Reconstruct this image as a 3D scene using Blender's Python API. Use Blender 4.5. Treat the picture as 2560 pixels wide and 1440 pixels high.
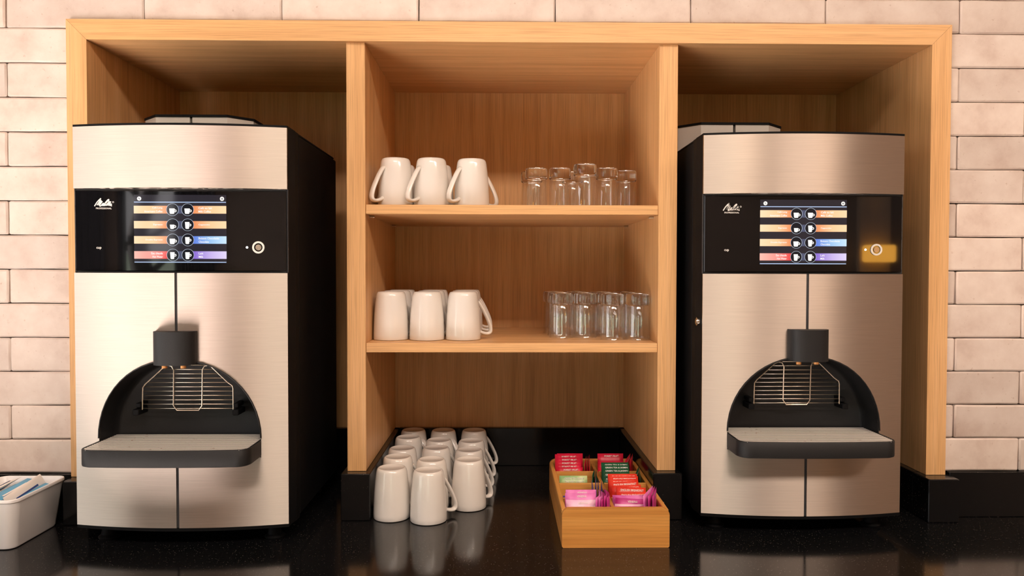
import bpy, bmesh, math, random
from math import sin, cos, pi, radians as R
from mathutils import Vector, Matrix, noise

for o in list(bpy.data.objects): bpy.data.objects.remove(o)
SC = bpy.context.scene
COL = SC.collection
rnd = random.Random(7)

# ------------------------------------------------------------------ camera
cam_d = bpy.data.cameras.new('camera'); cam = bpy.data.objects.new('camera', cam_d); COL.objects.link(cam)
cam_d.sensor_width = 36.0; cam_d.lens = 36.0 * 1850 / 2560; cam_d.clip_start = .05; cam_d.clip_end = 200
yaw, pit, rol = .01464, .02333, .00188
f = Vector((sin(yaw) * cos(pit), cos(yaw) * cos(pit), -sin(pit))); r = Vector((cos(yaw), -sin(yaw), 0)); u = r.cross(f)
r, u = cos(rol) * r + sin(rol) * u, -sin(rol) * r + cos(rol) * u
cam.matrix_world = Matrix(((r.x, u.x, -f.x, -.0203), (r.y, u.y, -f.y, -1.3456), (r.z, u.z, -f.z, .4544), (0, 0, 0, 1)))
SC.camera = cam

# ------------------------------------------------------------------ world, light, exposure
w = bpy.data.worlds.new('world'); SC.world = w; w.use_nodes = True
bg = w.node_tree.nodes['Background']; bg.inputs[0].default_value = (1.0, .96, .96, 1); bg.inputs[1].default_value = 4.0
SC.view_settings.view_transform = 'Standard'; SC.view_settings.look = 'None'
SC.view_settings.exposure = -.46; SC.view_settings.gamma = 1.0; SC.view_settings.use_curve_mapping = False
SC.cycles.max_bounces = 10; SC.cycles.transparent_max_bounces = 24; SC.cycles.sample_clamp_indirect = 12
SC.cycles.caustics_reflective = False

def spot(name, loc, target, power, color, size_deg, blend=.5, rad=.05):
    l = bpy.data.lights.new(name, 'SPOT'); l.energy = power; l.color = color; l.spot_size = R(size_deg); l.spot_blend = blend; l.shadow_soft_size = rad
    o = bpy.data.objects.new(name, l); COL.objects.link(o); o.location = loc
    o.rotation_euler = (Vector(target) - Vector(loc)).to_track_quat('-Z', 'Y').to_euler(); return o
WARM = (1, .70, .45)
SPOTS = [((-.62, -.90, 2.15), (-.55, -.19, .17), 13, 34), ((.56, -.90, 2.15), (.50, -.14, .17), 11, 34), ((-.15, -.90, 2.15), (-.12, 0, .25), 12, 80), ((.62, -.90, 2.15), (.6, 0, .2), 12, 80), ((1.40, -.90, 2.15), (1.3, 0, .2), 11, 80)]  # first two are narrow accents added to brighten the drip trays
for i, (l, t, p, s) in enumerate(SPOTS): spot('ceiling_and_added_spot', l, t, p, WARM, s)
def panel(loc, sx, sy, power, color):
    l = bpy.data.lights.new('added_fill_panel', 'AREA'); l.shape = 'RECTANGLE'; l.size = sx; l.size_y = sy; l.energy = power; l.color = color
    o = bpy.data.objects.new('added_fill_panel', l); COL.objects.link(o); o.location = loc
panel((.1, -2.6, 2.2), 1.4, .5, 80, (1, .86, .76)); panel((1.7, -2.6, 2.2), 1.2, .5, 88, (1, .81, .67))  # unseen overhead panels added as soft warm fill for cabinet and tiles
sun_d = bpy.data.lights.new('sun', 'SUN'); sun_d.energy = 155; sun_d.angle = R(.6); sun_d.color = (1, .96, .97)
sun = bpy.data.objects.new('sun', sun_d); COL.objects.link(sun); sun.rotation_euler = Vector((.72, .06, -.69)).to_track_quat('-Z', 'Y').to_euler()
WIN = [(-2.80, -2.36), (-.30, .50)]      # rear wall openings, x ranges; second one added to light the bays
RY, WZ0, WZ1 = -4.3, -.55, 1.35
def portal(x, y, z, sx, sy, rot):
    l = bpy.data.lights.new('window_portal', 'AREA'); l.shape = 'RECTANGLE'; l.size = sx; l.size_y = sy; l.cycles.is_portal = True
    o = bpy.data.objects.new('window_portal', l); COL.objects.link(o); o.location = (x, y, z); o.rotation_euler = rot
WTOP = [WZ1, .65]
for (a, b), zt in zip(WIN, WTOP): portal((a + b) / 2, RY - .02, (WZ0 + zt) / 2, b - a, zt - WZ0, (R(90), 0, 0))
portal(-3.22, -1.98, .3, 3.05, 2.34, (R(90), 0, R(-90)))

# ------------------------------------------------------------------ text meshes (made first, while the scene is light)
TX = {}
def make_texts(items):
    tmp = []
    for t in items:
        c = bpy.data.curves.new('t', 'FONT'); c.body = t; c.resolution_u = 2; c.offset = .012
        o = bpy.data.objects.new('t', c); COL.objects.link(o); tmp.append((t, o))
    dg = bpy.context.evaluated_depsgraph_get()
    for t, o in tmp:
        m = bpy.data.meshes.new_from_object(o.evaluated_get(dg)); m.name = 'lettering'
        xs = [v.co.x for v in m.vertices]; ys = [v.co.y for v in m.vertices]
        x0, x1, y0, y1 = min(xs), max(xs), min(ys), max(ys)
        for v in m.vertices: v.co = ((v.co.x - x0) / (x1 - x0) - .5, 0, (v.co.y - y0) / (y1 - y0) - .5)   # unit box in XZ, facing -Y
        m.materials.clear(); TX[t] = m
    for t, o in tmp:
        c = o.data; bpy.data.objects.remove(o); bpy.data.curves.remove(c)
SCREEN_TEXT = ['Café Long', 'Americano Coffee', 'Café au lait', 'Milk Coffee', 'Espresso', 'Cappuccino', 'Double Espresso', 'Boisson Chocolatée', 'Chocolate', 'Eau chaude', 'Hot Water', 'Lait', 'Milk']
BAG_TEXT = ['FOREST FRUIT', 'VERBENA', 'GREEN TEA ORIENT', 'THE VERT ORIENT', 'ENGLISH BREAKFAST', 'GREEN TEA & JASMIN', 'EARL GREY']
make_texts(SCREEN_TEXT + BAG_TEXT + ['PROFESSIONAL', 'cup'])

# ------------------------------------------------------------------ materials
def new_mat(name):
    m = bpy.data.materials.new(name); m.use_nodes = True
    return m, m.node_tree.nodes, m.node_tree.links, m.node_tree.nodes['Principled BSDF']
def pmat(name, col, rough=.5, metal=0, spec=.5, coat=0, bump=None):
    m, N, L, b = new_mat(name)
    b.inputs['Base Color'].default_value = (*col, 1); b.inputs['Roughness'].default_value = rough; b.inputs['Metallic'].default_value = metal
    b.inputs['Specular IOR Level'].default_value = spec; b.inputs['Coat Weight'].default_value = coat
    if bump:
        n = N.new('ShaderNodeTexNoise'); n.inputs['Scale'].default_value = bump[0]; n.inputs['Detail'].default_value = 3
        tc = N.new('ShaderNodeTexCoord'); L.new(tc.outputs['Object'], n.inputs['Vector'])
        bp = N.new('ShaderNodeBump'); bp.inputs['Strength'].default_value = bump[1]; bp.inputs['Distance'].default_value = .001
        L.new(n.outputs['Fac'], bp.inputs['Height']); L.new(bp.outputs[0], b.inputs['Normal'])
    return m
def ramp(N, stops):
    r = N.new('ShaderNodeValToRGB'); e = r.color_ramp.elements
    while len(e) < len(stops): e.new(.5)
    for i, (p, c) in enumerate(stops): e[i].position = p; e[i].color = (*c, 1) if len(c) == 3 else c
    return r
def wood(name, grain, c_dark, c_mid, c_light, rough=.42, seed=0.0, pores=.24):
    """grain: axis along which the fibres run"""
    m, N, L, b = new_mat(name)
    tc = N.new('ShaderNodeTexCoord'); mp = N.new('ShaderNodeMapping'); L.new(tc.outputs['Object'], mp.inputs['Vector'])
    s = [60, 60, 60]; s[grain] = 1.5; mp.inputs['Scale'].default_value = s; mp.inputs['Location'].default_value = (seed, seed * 2, seed * 3)
    n1 = N.new('ShaderNodeTexNoise'); n1.inputs['Scale'].default_value = 1.0; n1.inputs['Detail'].default_value = 5; n1.inputs['Distortion'].default_value = .25; L.new(mp.outputs[0], n1.inputs['Vector'])
    r1 = ramp(N, [(.22, c_dark), (.5, c_mid), (.78, c_light)]); L.new(n1.outputs['Fac'], r1.inputs['Fac'])
    mp2 = N.new('ShaderNodeMapping'); L.new(tc.outputs['Object'], mp2.inputs['Vector'])
    s2 = [760, 760, 760]; s2[grain] = 9; mp2.inputs['Scale'].default_value = s2
    n2 = N.new('ShaderNodeTexNoise'); n2.inputs['Scale'].default_value = 1.0; n2.inputs['Detail'].default_value = 2; L.new(mp2.outputs[0], n2.inputs['Vector'])
    r2 = ramp(N, [(.36, (1 - pores, 1 - pores * 1.1, 1 - pores * 1.2)), (.52, (1, 1, 1))]); L.new(n2.outputs['Fac'], r2.inputs['Fac'])
    mx = N.new('ShaderNodeMix'); mx.data_type = 'RGBA'; mx.blend_type = 'MULTIPLY'; mx.inputs[0].default_value = .8
    L.new(r1.outputs[0], mx.inputs[6]); L.new(r2.outputs[0], mx.inputs[7]); L.new(mx.outputs[2], b.inputs['Base Color'])
    b.inputs['Roughness'].default_value = rough; b.inputs['Specular IOR Level'].default_value = .35
    bp = N.new('ShaderNodeBump'); bp.inputs['Strength'].default_value = .12; bp.inputs['Distance'].default_value = .0006
    L.new(n2.outputs['Fac'], bp.inputs['Height']); L.new(bp.outputs[0], b.inputs['Normal'])
    return m
OAK = ((.60, .325, .135), (.73, .42, .185), (.80, .49, .24))
M_OAKX = wood('oak_veneer_horizontal', 0, *OAK); M_OAKZ = wood('oak_veneer_vertical', 2, *OAK, seed=3.1)
BAM = ((.50, .20, .042), (.66, .30, .07), (.76, .39, .11))
M_BAMX = wood('bamboo_wood_crosswise', 0, *BAM, rough=.38, seed=5.0, pores=.2); M_BAMY = wood('bamboo_wood_lengthwise', 1, *BAM, rough=.38, seed=8.0, pores=.2)

def steel(name):
    m, N, L, b = new_mat(name)
    b.inputs['Base Color'].default_value = (.80, .75, .69, 1); b.inputs['Metallic'].default_value = 1; b.inputs['Roughness'].default_value = .45
    b.inputs['Anisotropic'].default_value = .96
    cx = N.new('ShaderNodeCombineXYZ'); cx.inputs[2].default_value = 1; L.new(cx.outputs[0], b.inputs['Tangent'])
    tc = N.new('ShaderNodeTexCoord'); mp = N.new('ShaderNodeMapping'); mp.inputs['Scale'].default_value = (14, 14, 1400); L.new(tc.outputs['Object'], mp.inputs['Vector'])
    n = N.new('ShaderNodeTexNoise'); n.inputs['Scale'].default_value = 1; n.inputs['Detail'].default_value = 3; L.new(mp.outputs[0], n.inputs['Vector'])
    r = ramp(N, [(.3, (.56, .485, .425)), (.7, (.63, .545, .48))]); L.new(n.outputs['Fac'], r.inputs['Fac']); L.new(r.outputs[0], b.inputs['Base Color'])
    bp = N.new('ShaderNodeBump'); bp.inputs['Strength'].default_value = .08; bp.inputs['Distance'].default_value = .0003; L.new(n.outputs['Fac'], bp.inputs['Height']); L.new(bp.outputs[0], b.inputs['Normal'])
    return m
M_STEEL = steel('brushed_steel')
M_WIRE = pmat('stainless_wire', (.80, .70, .58), .28, 1)
M_SLAT = pmat('satin_steel_slat', (.90, .84, .78), .35, .25)
N, L = M_SLAT.node_tree.nodes, M_SLAT.node_tree.links; tc = N.new('ShaderNodeTexCoord'); n = N.new('ShaderNodeTexNoise'); n.inputs['Scale'].default_value = 110; n.inputs['Detail'].default_value = 6; L.new(tc.outputs['Object'], n.inputs['Vector'])
r = ramp(N, [(.27, (.30, .11, .04)), (.34, (.90, .84, .78))]); L.new(n.outputs['Fac'], r.inputs['Fac']); L.new(r.outputs[0], N['Principled BSDF'].inputs['Base Color'])   # dried coffee splashes
M_CHROME = pmat('polished_chrome', (.8, .76, .7), .15, 1)
M_BLACK = pmat('black_plastic', (.004, .004, .0045), .6, 0, .12, 0, (900, .15))
M_BLACKM = pmat('black_coated_metal', (.009, .009, .0095), .5, 0, .35, 0, (1400, .25))
M_SLIT = pmat('dark_grey_gasket', (.035, .035, .038), .6)
M_GLASSBLK = pmat('black_display_glass', (.004, .004, .005), .03, 0, .5)
M_RINGMAT = pmat('satin_ring_metal', (.72, .68, .63), .55, .35)
M_LETTER = pmat('white_print', (.85, .82, .78), .5)
M_CERAMIC = pmat('white_glazed_ceramic', (.80, .765, .72), .16, 0, .5, .3)
M_WHITEPL = pmat('white_plastic', (.90, .875, .87), .3, 0, .5)
M_HOPPER = pmat('clear_frosted_plastic', (.62, .58, .53), .22, 0, .5, 0, (60, .3))
M_NOZZLE = pmat('amber_silicone_outlet', (.85, .38, .12), .35)

def emit(name, col, s=1.0):
    m, N, L, b = new_mat(name); b.inputs['Base Color'].default_value = (0, 0, 0, 1); b.inputs['Roughness'].default_value = .05
    b.inputs['Emission Color'].default_value = (*col, 1); b.inputs['Emission Strength'].default_value = s * 1.5; b.inputs['Specular IOR Level'].default_value = .5
    return m
def emit_grad(name, c0, c1, c2=None):
    """luminous strip, colour running along generated X"""
    m = emit(name, c0); N, L = m.node_tree.nodes, m.node_tree.links; b = N['Principled BSDF']
    tc = N.new('ShaderNodeTexCoord'); sx = N.new('ShaderNodeSeparateXYZ'); L.new(tc.outputs['Generated'], sx.inputs[0])
    r = ramp(N, [(0, c0), (.55, c1), (1, c2 or c1)]); L.new(sx.outputs[0], r.inputs['Fac']); L.new(r.outputs[0], b.inputs['Emission Color'])
    return m
def srgb(a, b_, c):
    return tuple(((v / 255) / 12.92 if v / 255 <= .04045 else ((v / 255 + .055) / 1.055) ** 2.4) for v in (a, b_, c))
M_SCREEN = emit('lit_screen_background', srgb(46, 42, 48))
M_SCRWHITE = emit('lit_screen_white', (1, .97, .93), 1.0)
M_RING = emit('lit_screen_ring', srgb(190, 200, 215))
M_DISC = emit('lit_screen_dark_disc', srgb(28, 28, 34))
M_ORL = emit_grad('lit_band_orange_left', srgb(255, 224, 182), srgb(253, 205, 155), srgb(236, 140, 88))
M_ORR = emit_grad('lit_band_orange_right', srgb(236, 140, 88), srgb(253, 205, 155), srgb(255, 218, 172))
M_RED = emit_grad('lit_band_red', srgb(250, 190, 175), srgb(246, 150, 140), srgb(232, 60, 62))
M_BLUE = emit_grad('lit_band_blue', srgb(90, 120, 220), srgb(160, 200, 240), srgb(200, 228, 250))
M_PURP = emit_grad('lit_band_purple', srgb(130, 95, 205), srgb(200, 180, 235), srgb(222, 210, 245))
M_LINE = emit('lit_screen_line', srgb(180, 200, 235))
M_LINK = emit('lit_screen_link', srgb(82, 86, 110))
M_LED = emit('white_status_led', (1, 1, 1), 3)

def stone():
    m, N, L, b = new_mat('black_speckled_quartz')
    tc = N.new('ShaderNodeTexCoord'); v = N.new('ShaderNodeTexVoronoi'); v.inputs['Scale'].default_value = 520; L.new(tc.outputs['Object'], v.inputs['Vector'])
    sp = N.new('ShaderNodeSeparateColor'); L.new(v.outputs['Color'], sp.inputs[0])
    rr = ramp(N, [(0, (.10, .10, .10)), (.55, (.12, .12, .12)), (1, (.3, .3, .3))]); L.new(sp.outputs[0], rr.inputs['Fac'])
    lt = N.new('ShaderNodeMath'); lt.operation = 'LESS_THAN'; L.new(v.outputs['Distance'], lt.inputs[0]); L.new(rr.outputs[0], lt.inputs[1])
    g = N.new('ShaderNodeMath'); g.operation = 'GREATER_THAN'; g.inputs[1].default_value = .72; L.new(sp.outputs[1], g.inputs[0])
    mu = N.new('ShaderNodeMath'); mu.operation = 'MULTIPLY'; L.new(lt.outputs[0], mu.inputs[0]); L.new(g.outputs[0], mu.inputs[1])
    mx = N.new('ShaderNodeMix'); mx.data_type = 'RGBA'; mx.inputs[6].default_value = (.006, .006, .0065, 1); mx.inputs[7].default_value = (.17, .145, .12, 1)
    L.new(mu.outputs[0], mx.inputs[0]); L.new(mx.outputs[2], b.inputs['Base Color'])
    b.inputs['Roughness'].default_value = .13; b.inputs['Specular IOR Level'].default_value = .5
    return m
M_STONE = stone()

def tile_mat():
    m, N, L, b = new_mat('handmade_beige_tile')
    oi = N.new('ShaderNodeObjectInfo'); tc = N.new('ShaderNodeTexCoord'); ad = N.new('ShaderNodeVectorMath'); ad.operation = 'ADD'
    cm = N.new('ShaderNodeCombineXYZ'); mr = N.new('ShaderNodeMath'); mr.operation = 'MULTIPLY'; mr.inputs[1].default_value = 37; L.new(oi.outputs['Random'], mr.inputs[0])
    L.new(mr.outputs[0], cm.inputs[0]); L.new(tc.outputs['Object'], ad.inputs[0]); L.new(cm.outputs[0], ad.inputs[1])
    n = N.new('ShaderNodeTexNoise'); n.inputs['Scale'].default_value = 14; n.inputs['Detail'].default_value = 6; n.inputs['Roughness'].default_value = .6; L.new(ad.outputs[0], n.inputs['Vector'])
    r = ramp(N, [(.28, (.55, .43, .37)), (.45, (.65, .54, .475)), (.65, (.72, .62, .555))]); L.new(n.outputs['Fac'], r.inputs['Fac'])
    hs = N.new('ShaderNodeHueSaturation'); mm = N.new('ShaderNodeMapRange'); mm.inputs[3].default_value = .86; mm.inputs[4].default_value = 1.1; L.new(oi.outputs['Random'], mm.inputs[0]); L.new(mm.outputs[0], hs.inputs['Value']); L.new(r.outputs[0], hs.inputs['Color'])
    n3 = N.new('ShaderNodeTexNoise'); n3.inputs['Scale'].default_value = 130; n3.inputs['Detail'].default_value = 3; L.new(ad.outputs[0], n3.inputs['Vector'])
    r3 = ramp(N, [(.24, (.75, .66, .60)), (.34, (1, 1, 1))]); L.new(n3.outputs['Fac'], r3.inputs['Fac'])
    mx = N.new('ShaderNodeMix'); mx.data_type = 'RGBA'; mx.blend_type = 'MULTIPLY'; mx.inputs[0].default_value = .8; L.new(hs.outputs[0], mx.inputs[6]); L.new(r3.outputs[0], mx.inputs[7]); L.new(mx.outputs[2], b.inputs['Base Color'])
    b.inputs['Roughness'].default_value = .55; b.inputs['Specular IOR Level'].default_value = .35
    bp = N.new('ShaderNodeBump'); bp.inputs['Strength'].default_value = .3; bp.inputs['Distance'].default_value = .0015; L.new(n.outputs['Fac'], bp.inputs['Height']); L.new(bp.outputs[0], b.inputs['Normal'])
    return m
M_TILE = tile_mat()
M_GROUT = pmat('dark_brown_joint', (.10, .065, .045), .9)
M_PLASTER = pmat('brown_plaster', (.20, .145, .10), .8)
M_PILASTER = pmat('pale_pilaster', (.5, .38, .28), .8)
M_FLOOR = pmat('brown_floor', (.38, .335, .305), .75, 0, .1)
M_CEIL = pmat('ceiling_paint', (.55, .48, .42), .8)
M_FRAME = pmat('dark_window_frame', (.03, .03, .03), .5)
M_CURTAIN = pmat('dark_curtain', (.03, .03, .032), .9)
M_LAWN = pmat('lawn_green', (.035, .050, .024), .9)
M_BARK = pmat('tree_bark', (.05, .04, .035), .9)
M_LAMPBODY = emit('amber_lamp_shade', (1, .45, .06), 13)

def glass_thin():
    """clear wall of a tumbler: see-through with a surface reflection that grows at the edges"""
    m, N, L, b = new_mat('clear_glass_wall'); N.remove(b)
    t = N.new('ShaderNodeBsdfTransparent'); t.inputs[0].default_value = (.985, .985, .98, 1)
    g = N.new('ShaderNodeBsdfGlossy'); g.inputs['Roughness'].default_value = .03; g.inputs['Color'].default_value = (1, 1, 1, 1)
    lw = N.new('ShaderNodeLayerWeight'); lw.inputs['Blend'].default_value = .5; pw = N.new('ShaderNodeMath'); pw.operation = 'POWER'; pw.inputs[1].default_value = 4; L.new(lw.outputs['Facing'], pw.inputs[0])
    fr = N.new('ShaderNodeMath'); fr.operation = 'MULTIPLY_ADD'; fr.inputs[1].default_value = .6; fr.inputs[2].default_value = .085; L.new(pw.outputs[0], fr.inputs[0])
    mx = N.new('ShaderNodeMixShader'); L.new(fr.outputs[0], mx.inputs[0]); L.new(t.outputs[0], mx.inputs[1]); L.new(g.outputs[0], mx.inputs[2])
    L.new(mx.outputs[0], N['Material Output'].inputs['Surface']); return m
M_GLASSW = glass_thin()
m, N, L, b = new_mat('clear_glass_base'); b.inputs['Transmission Weight'].default_value = 1; b.inputs['Roughness'].default_value = .02; b.inputs['IOR'].default_value = 1.5; b.inputs['Base Color'].default_value = (.97, .97, .955, 1)
M_GLASSB = m

# ------------------------------------------------------------------ helpers
def obj(name, bm_or_mesh, mat, parent=None, smooth=False, loc=None, label=None):
    if isinstance(bm_or_mesh, bmesh.types.BMesh):
        me = bpy.data.meshes.new(name); bm_or_mesh.normal_update(); bm_or_mesh.to_mesh(me); bm_or_mesh.free()
    else: me = bm_or_mesh
    if mat and not me.materials: me.materials.append(mat)
    if smooth is True:
        for p in me.polygons: p.use_smooth = True
    elif smooth: 
        for p in me.polygons: p.use_smooth = True
        me.set_sharp_from_angle(angle=R(smooth))
    o = bpy.data.objects.new(name, me); COL.objects.link(o)
    if parent: o.parent = parent
    if loc: o.location = loc
    if label: o['label'] = label
    return o
def thing(name, label, cat, loc=(0, 0, 0), rotz=0, group=None):
    o = bpy.data.objects.new(name, None); COL.objects.link(o); o.empty_display_size = .02
    o.location = loc; o.rotation_euler = (0, 0, rotz); tag(o, label, cat, group); return o
def tag(o, label, cat, group=None):
    o['label'] = label; o['category'] = cat
    if group: o['group'] = group
    return o
def struct(o): o['kind'] = 'structure'; return o
def bm_box(x0, x1, y0, y1, z0, z1, bevel=0, bm=None, seg=1):
    own = bmesh.new()
    bmesh.ops.create_cube(own, size=1)
    for v in own.verts: v.co = ((x0 + x1) / 2 + v.co.x * (x1 - x0), (y0 + y1) / 2 + v.co.y * (y1 - y0), (z0 + z1) / 2 + v.co.z * (z1 - z0))
    if bevel: bmesh.ops.bevel(own, geom=own.edges[:], offset=bevel, segments=seg, affect='EDGES', profile=.7)
    if bm is None: return own
    merge(bm, own); return bm
def merge(bm, own):
    mp = {}
    for v in own.verts: mp[v] = bm.verts.new(v.co)
    for fc in own.faces:
        try: bm.faces.new([mp[v] for v in fc.verts])
        except ValueError: pass
    own.free()
def prism(pts, y0, y1, axis='y', bm=None):
    """polygon pts (a,b) extruded; axis y: (x,z); axis z: (x,y); axis x: (y,z)"""
    bm = bm or bmesh.new()
    def P(a, b, t): return {'y': (a, t, b), 'z': (a, b, t), 'x': (t, a, b)}[axis]
    A = [bm.verts.new(P(a, b, y0)) for a, b in pts]; B = [bm.verts.new(P(a, b, y1)) for a, b in pts]
    bm.faces.new(A); bm.faces.new(B[::-1]); n = len(pts)
    for i in range(n): bm.faces.new((A[i], B[i], B[(i + 1) % n], A[(i + 1) % n]))
    bmesh.ops.recalc_face_normals(bm, faces=bm.faces[:]); return bm
def lathe(prof, seg=40, closed=False, bm=None, center=(0, 0)):
    bm = bm or bmesh.new(); rings = []
    for (rr, z) in prof:
        if rr < 1e-6: rings.append([bm.verts.new((center[0], center[1], z))])
        else: rings.append([bm.verts.new((center[0] + rr * cos(2 * pi * k / seg), center[1] + rr * sin(2 * pi * k / seg), z)) for k in range(seg)])
    n = len(rings); rng = range(n if closed else n - 1)
    for i in rng:
        a, b = rings[i], rings[(i + 1) % n]
        for k in range(seg):
            k2 = (k + 1) % seg
            if len(a) == 1 and len(b) == 1: continue
            if len(a) == 1: bm.faces.new((a[0], b[k2], b[k]))
            elif len(b) == 1: bm.faces.new((a[k], a[k2], b[0]))
            else: bm.faces.new((a[k], a[k2], b[k2], b[k]))
    bmesh.ops.recalc_face_normals(bm, faces=bm.faces[:]); return bm
def smooth_path(pts, n=6):
    """Catmull-Rom through pts"""
    P = [Vector(p) for p in pts]; out = []
    for i in range(len(P) - 1):
        p0 = P[i - 1] if i else P[0] * 2 - P[1]; p1, p2 = P[i], P[i + 1]; p3 = P[i + 2] if i + 2 < len(P) else P[-1] * 2 - P[-2]
        for k in range(n):
            t = k / n; out.append(.5 * ((2 * p1) + (p2 - p0) * t + (2 * p0 - 5 * p1 + 4 * p2 - p3) * t * t + (3 * p1 - p0 - 3 * p2 + p3) * t ** 3))
    out.append(P[-1]); return out
def sweep(path, ra, rb=None, seg=8, up=Vector((0, 1, 0)), bm=None):
    """elliptic tube along path; rb is the half-width along `up`, ra across"""
    bm = bm or bmesh.new(); rb = rb or ra; path = [Vector(p) for p in path]; rings = []
    for i, p in enumerate(path):
        t = (path[min(i + 1, len(path) - 1)] - path[max(i - 1, 0)]).normalized()
        b = (up - t * up.dot(t)).normalized(); n = t.cross(b)
        a_, b_ = (ra[i], rb[i]) if isinstance(ra, (list, tuple)) else (ra, rb)
        rings.append([bm.verts.new(p + n * a_ * cos(2 * pi * k / seg) + b * b_ * sin(2 * pi * k / seg)) for k in range(seg)])
    for a, b in zip(rings, rings[1:]):
        for k in range(seg): bm.faces.new((a[k], a[(k + 1) % seg], b[(k + 1) % seg], b[k]))
    bm.faces.new(rings[0][::-1]); bm.faces.new(rings[-1])
    bmesh.ops.recalc_face_normals(bm, faces=bm.faces[:]); return bm
def round_rect(x0, x1, y0, y1, rad, seg=5):
    out = []
    for cx, cy, a0 in ((x1 - rad, y1 - rad, 0), (x0 + rad, y1 - rad, 90), (x0 + rad, y0 + rad, 180), (x1 - rad, y0 + rad, 270)):
        for k in range(seg + 1):
            a = R(a0 + 90 * k / seg); out.append((cx + rad * cos(a), cy + rad * sin(a)))
    return out
def loft(loops, cap_start=True, cap_end=True, bm=None):
    bm = bm or bmesh.new(); V = [[bm.verts.new(p) for p in lp] for lp in loops]; n = len(V[0])
    for a, b in zip(V, V[1:]):
        for k in range(n): bm.faces.new((a[k], a[(k + 1) % n], b[(k + 1) % n], b[k]))
    if cap_start: bm.faces.new(V[0][::-1])
    if cap_end: bm.faces.new(V[-1])
    bmesh.ops.recalc_face_normals(bm, faces=bm.faces[:]); return bm
def dup(root, loc=None, rotz=None, label=None):
    c = root.copy(); COL.objects.link(c)
    if loc is not None: c.location = loc
    if rotz is not None: c.rotation_euler = (0, 0, rotz)
    if label: c['label'] = label
    def kids(src, dst):
        for ch in list(src.children):
            d = ch.copy(); COL.objects.link(d); d.parent = dst; kids(ch, d)
    kids(root, c); return c
def text(body, x, y, z, wdt, hgt, mat, parent, name='lettering', rot=None):
    me = TX[body]
    key = (body, mat.name)
    if key not in TX:
        m2 = me.copy(); m2.materials.append(mat); TX[key] = m2
    o = bpy.data.objects.new(name, TX[key]); COL.objects.link(o); o.parent = parent; o.location = (x, y, z); o.scale = (wdt, 1, hgt)
    return o

# ------------------------------------------------------------------ room
FZ, CZ, LX, RX = -.92, 2.25, -3.2, 3.6
struct(obj('floor', bm_box(LX, RX, RY, .5, FZ - .1, FZ), M_FLOOR)); struct(obj('ceiling', bm_box(LX, RX, RY, .5, CZ, CZ + .1), M_CEIL))
struct(obj('wall_right', bm_box(RX, RX + .1, RY, .5, FZ, CZ), pmat('sand_plaster', (.50, .37, .27), .8)))
WY0, WY1, WB = -3.5, -.45, FZ + .05
bm = bm_box(LX - .1, LX, WY1, .5, FZ, CZ); bm_box(LX - .1, LX, RY, WY0, FZ, CZ, bm=bm); bm_box(LX - .1, LX, WY0, WY1, FZ, WB, bm=bm); bm_box(LX - .1, LX, WY0, WY1, WZ1, CZ, bm=bm)
struct(obj('wall_left', bm, M_PLASTER))
bm = bm_box(LX, RX, RY - .1, RY, FZ, WZ0); bm_box(LX, RX, RY - .1, RY, WZ1, CZ, bm=bm)
xs = [LX] + [v for ab in WIN for v in ab] + [RX]
for a, b in zip(xs[0::2], xs[1::2]): bm_box(a, b, RY - .1, RY, WZ0, WZ1, bm=bm)
struct(obj('wall_rear', bm, M_PLASTER))
for (a, b), zt in zip(WIN, WTOP): 
    if zt < WZ1: struct(obj('wall_rear_upper', bm_box(a, b, RY - .1, RY, zt, WZ1), M_PLASTER))
for i, (a, b) in enumerate(WIN):
    bm = bmesh.new(); t = .035; WT = WTOP[i]
    for q in ((a, a + t, WZ0, WT), (b - t, b, WZ0, WT), (a + t, b - t, WZ0, WZ0 + t), (a + t, b - t, WT - t, WT)): bm_box(q[0], q[1], RY - .07, RY - .02, q[2], q[3], bm=bm)
    struct(obj('window_%d' % (i + 1), bm, M_FRAME))
struct(obj('lawn', prism([(-7, -.8), (-28, 1.1), (-28, -2), (RY - .3, -2), (RY - .3, -.9)], -25, 15, 'x'), M_LAWN))
bm = bmesh.new()
for k in range(4):
    y = WY0 + .02 + (WY1 - WY0 - .04) * k / 3; bm_box(LX - .07, LX - .02, y - .02, y + .02, WB, WZ1, bm=bm)
for z in (WB + .02, WZ1 - .02): bm_box(LX - .07, LX - .02, WY0, WY1, z - .02, z + .02, bm=bm)
struct(obj('window_3', bm, M_FRAME))
for cx in (-2.20, -2.98):                                   # dark curtains gathered between the windows
    pts = [(cx - .14 + .28 * k / 24, RY + .09 + .018 * sin(k * 1.7)) for k in range(25)]
    obj_c = obj('curtain', prism(pts + [(x, y + .012) for x, y in pts[::-1]], FZ + .02, CZ - .05, 'z'), M_CURTAIN, smooth=60); tag(obj_c, 'dark curtain gathered %s of the narrow rear window mirrored in the left display' % ('left' if cx < -2.5 else 'right'), 'curtain', 'curtains of the rear window')

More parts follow.
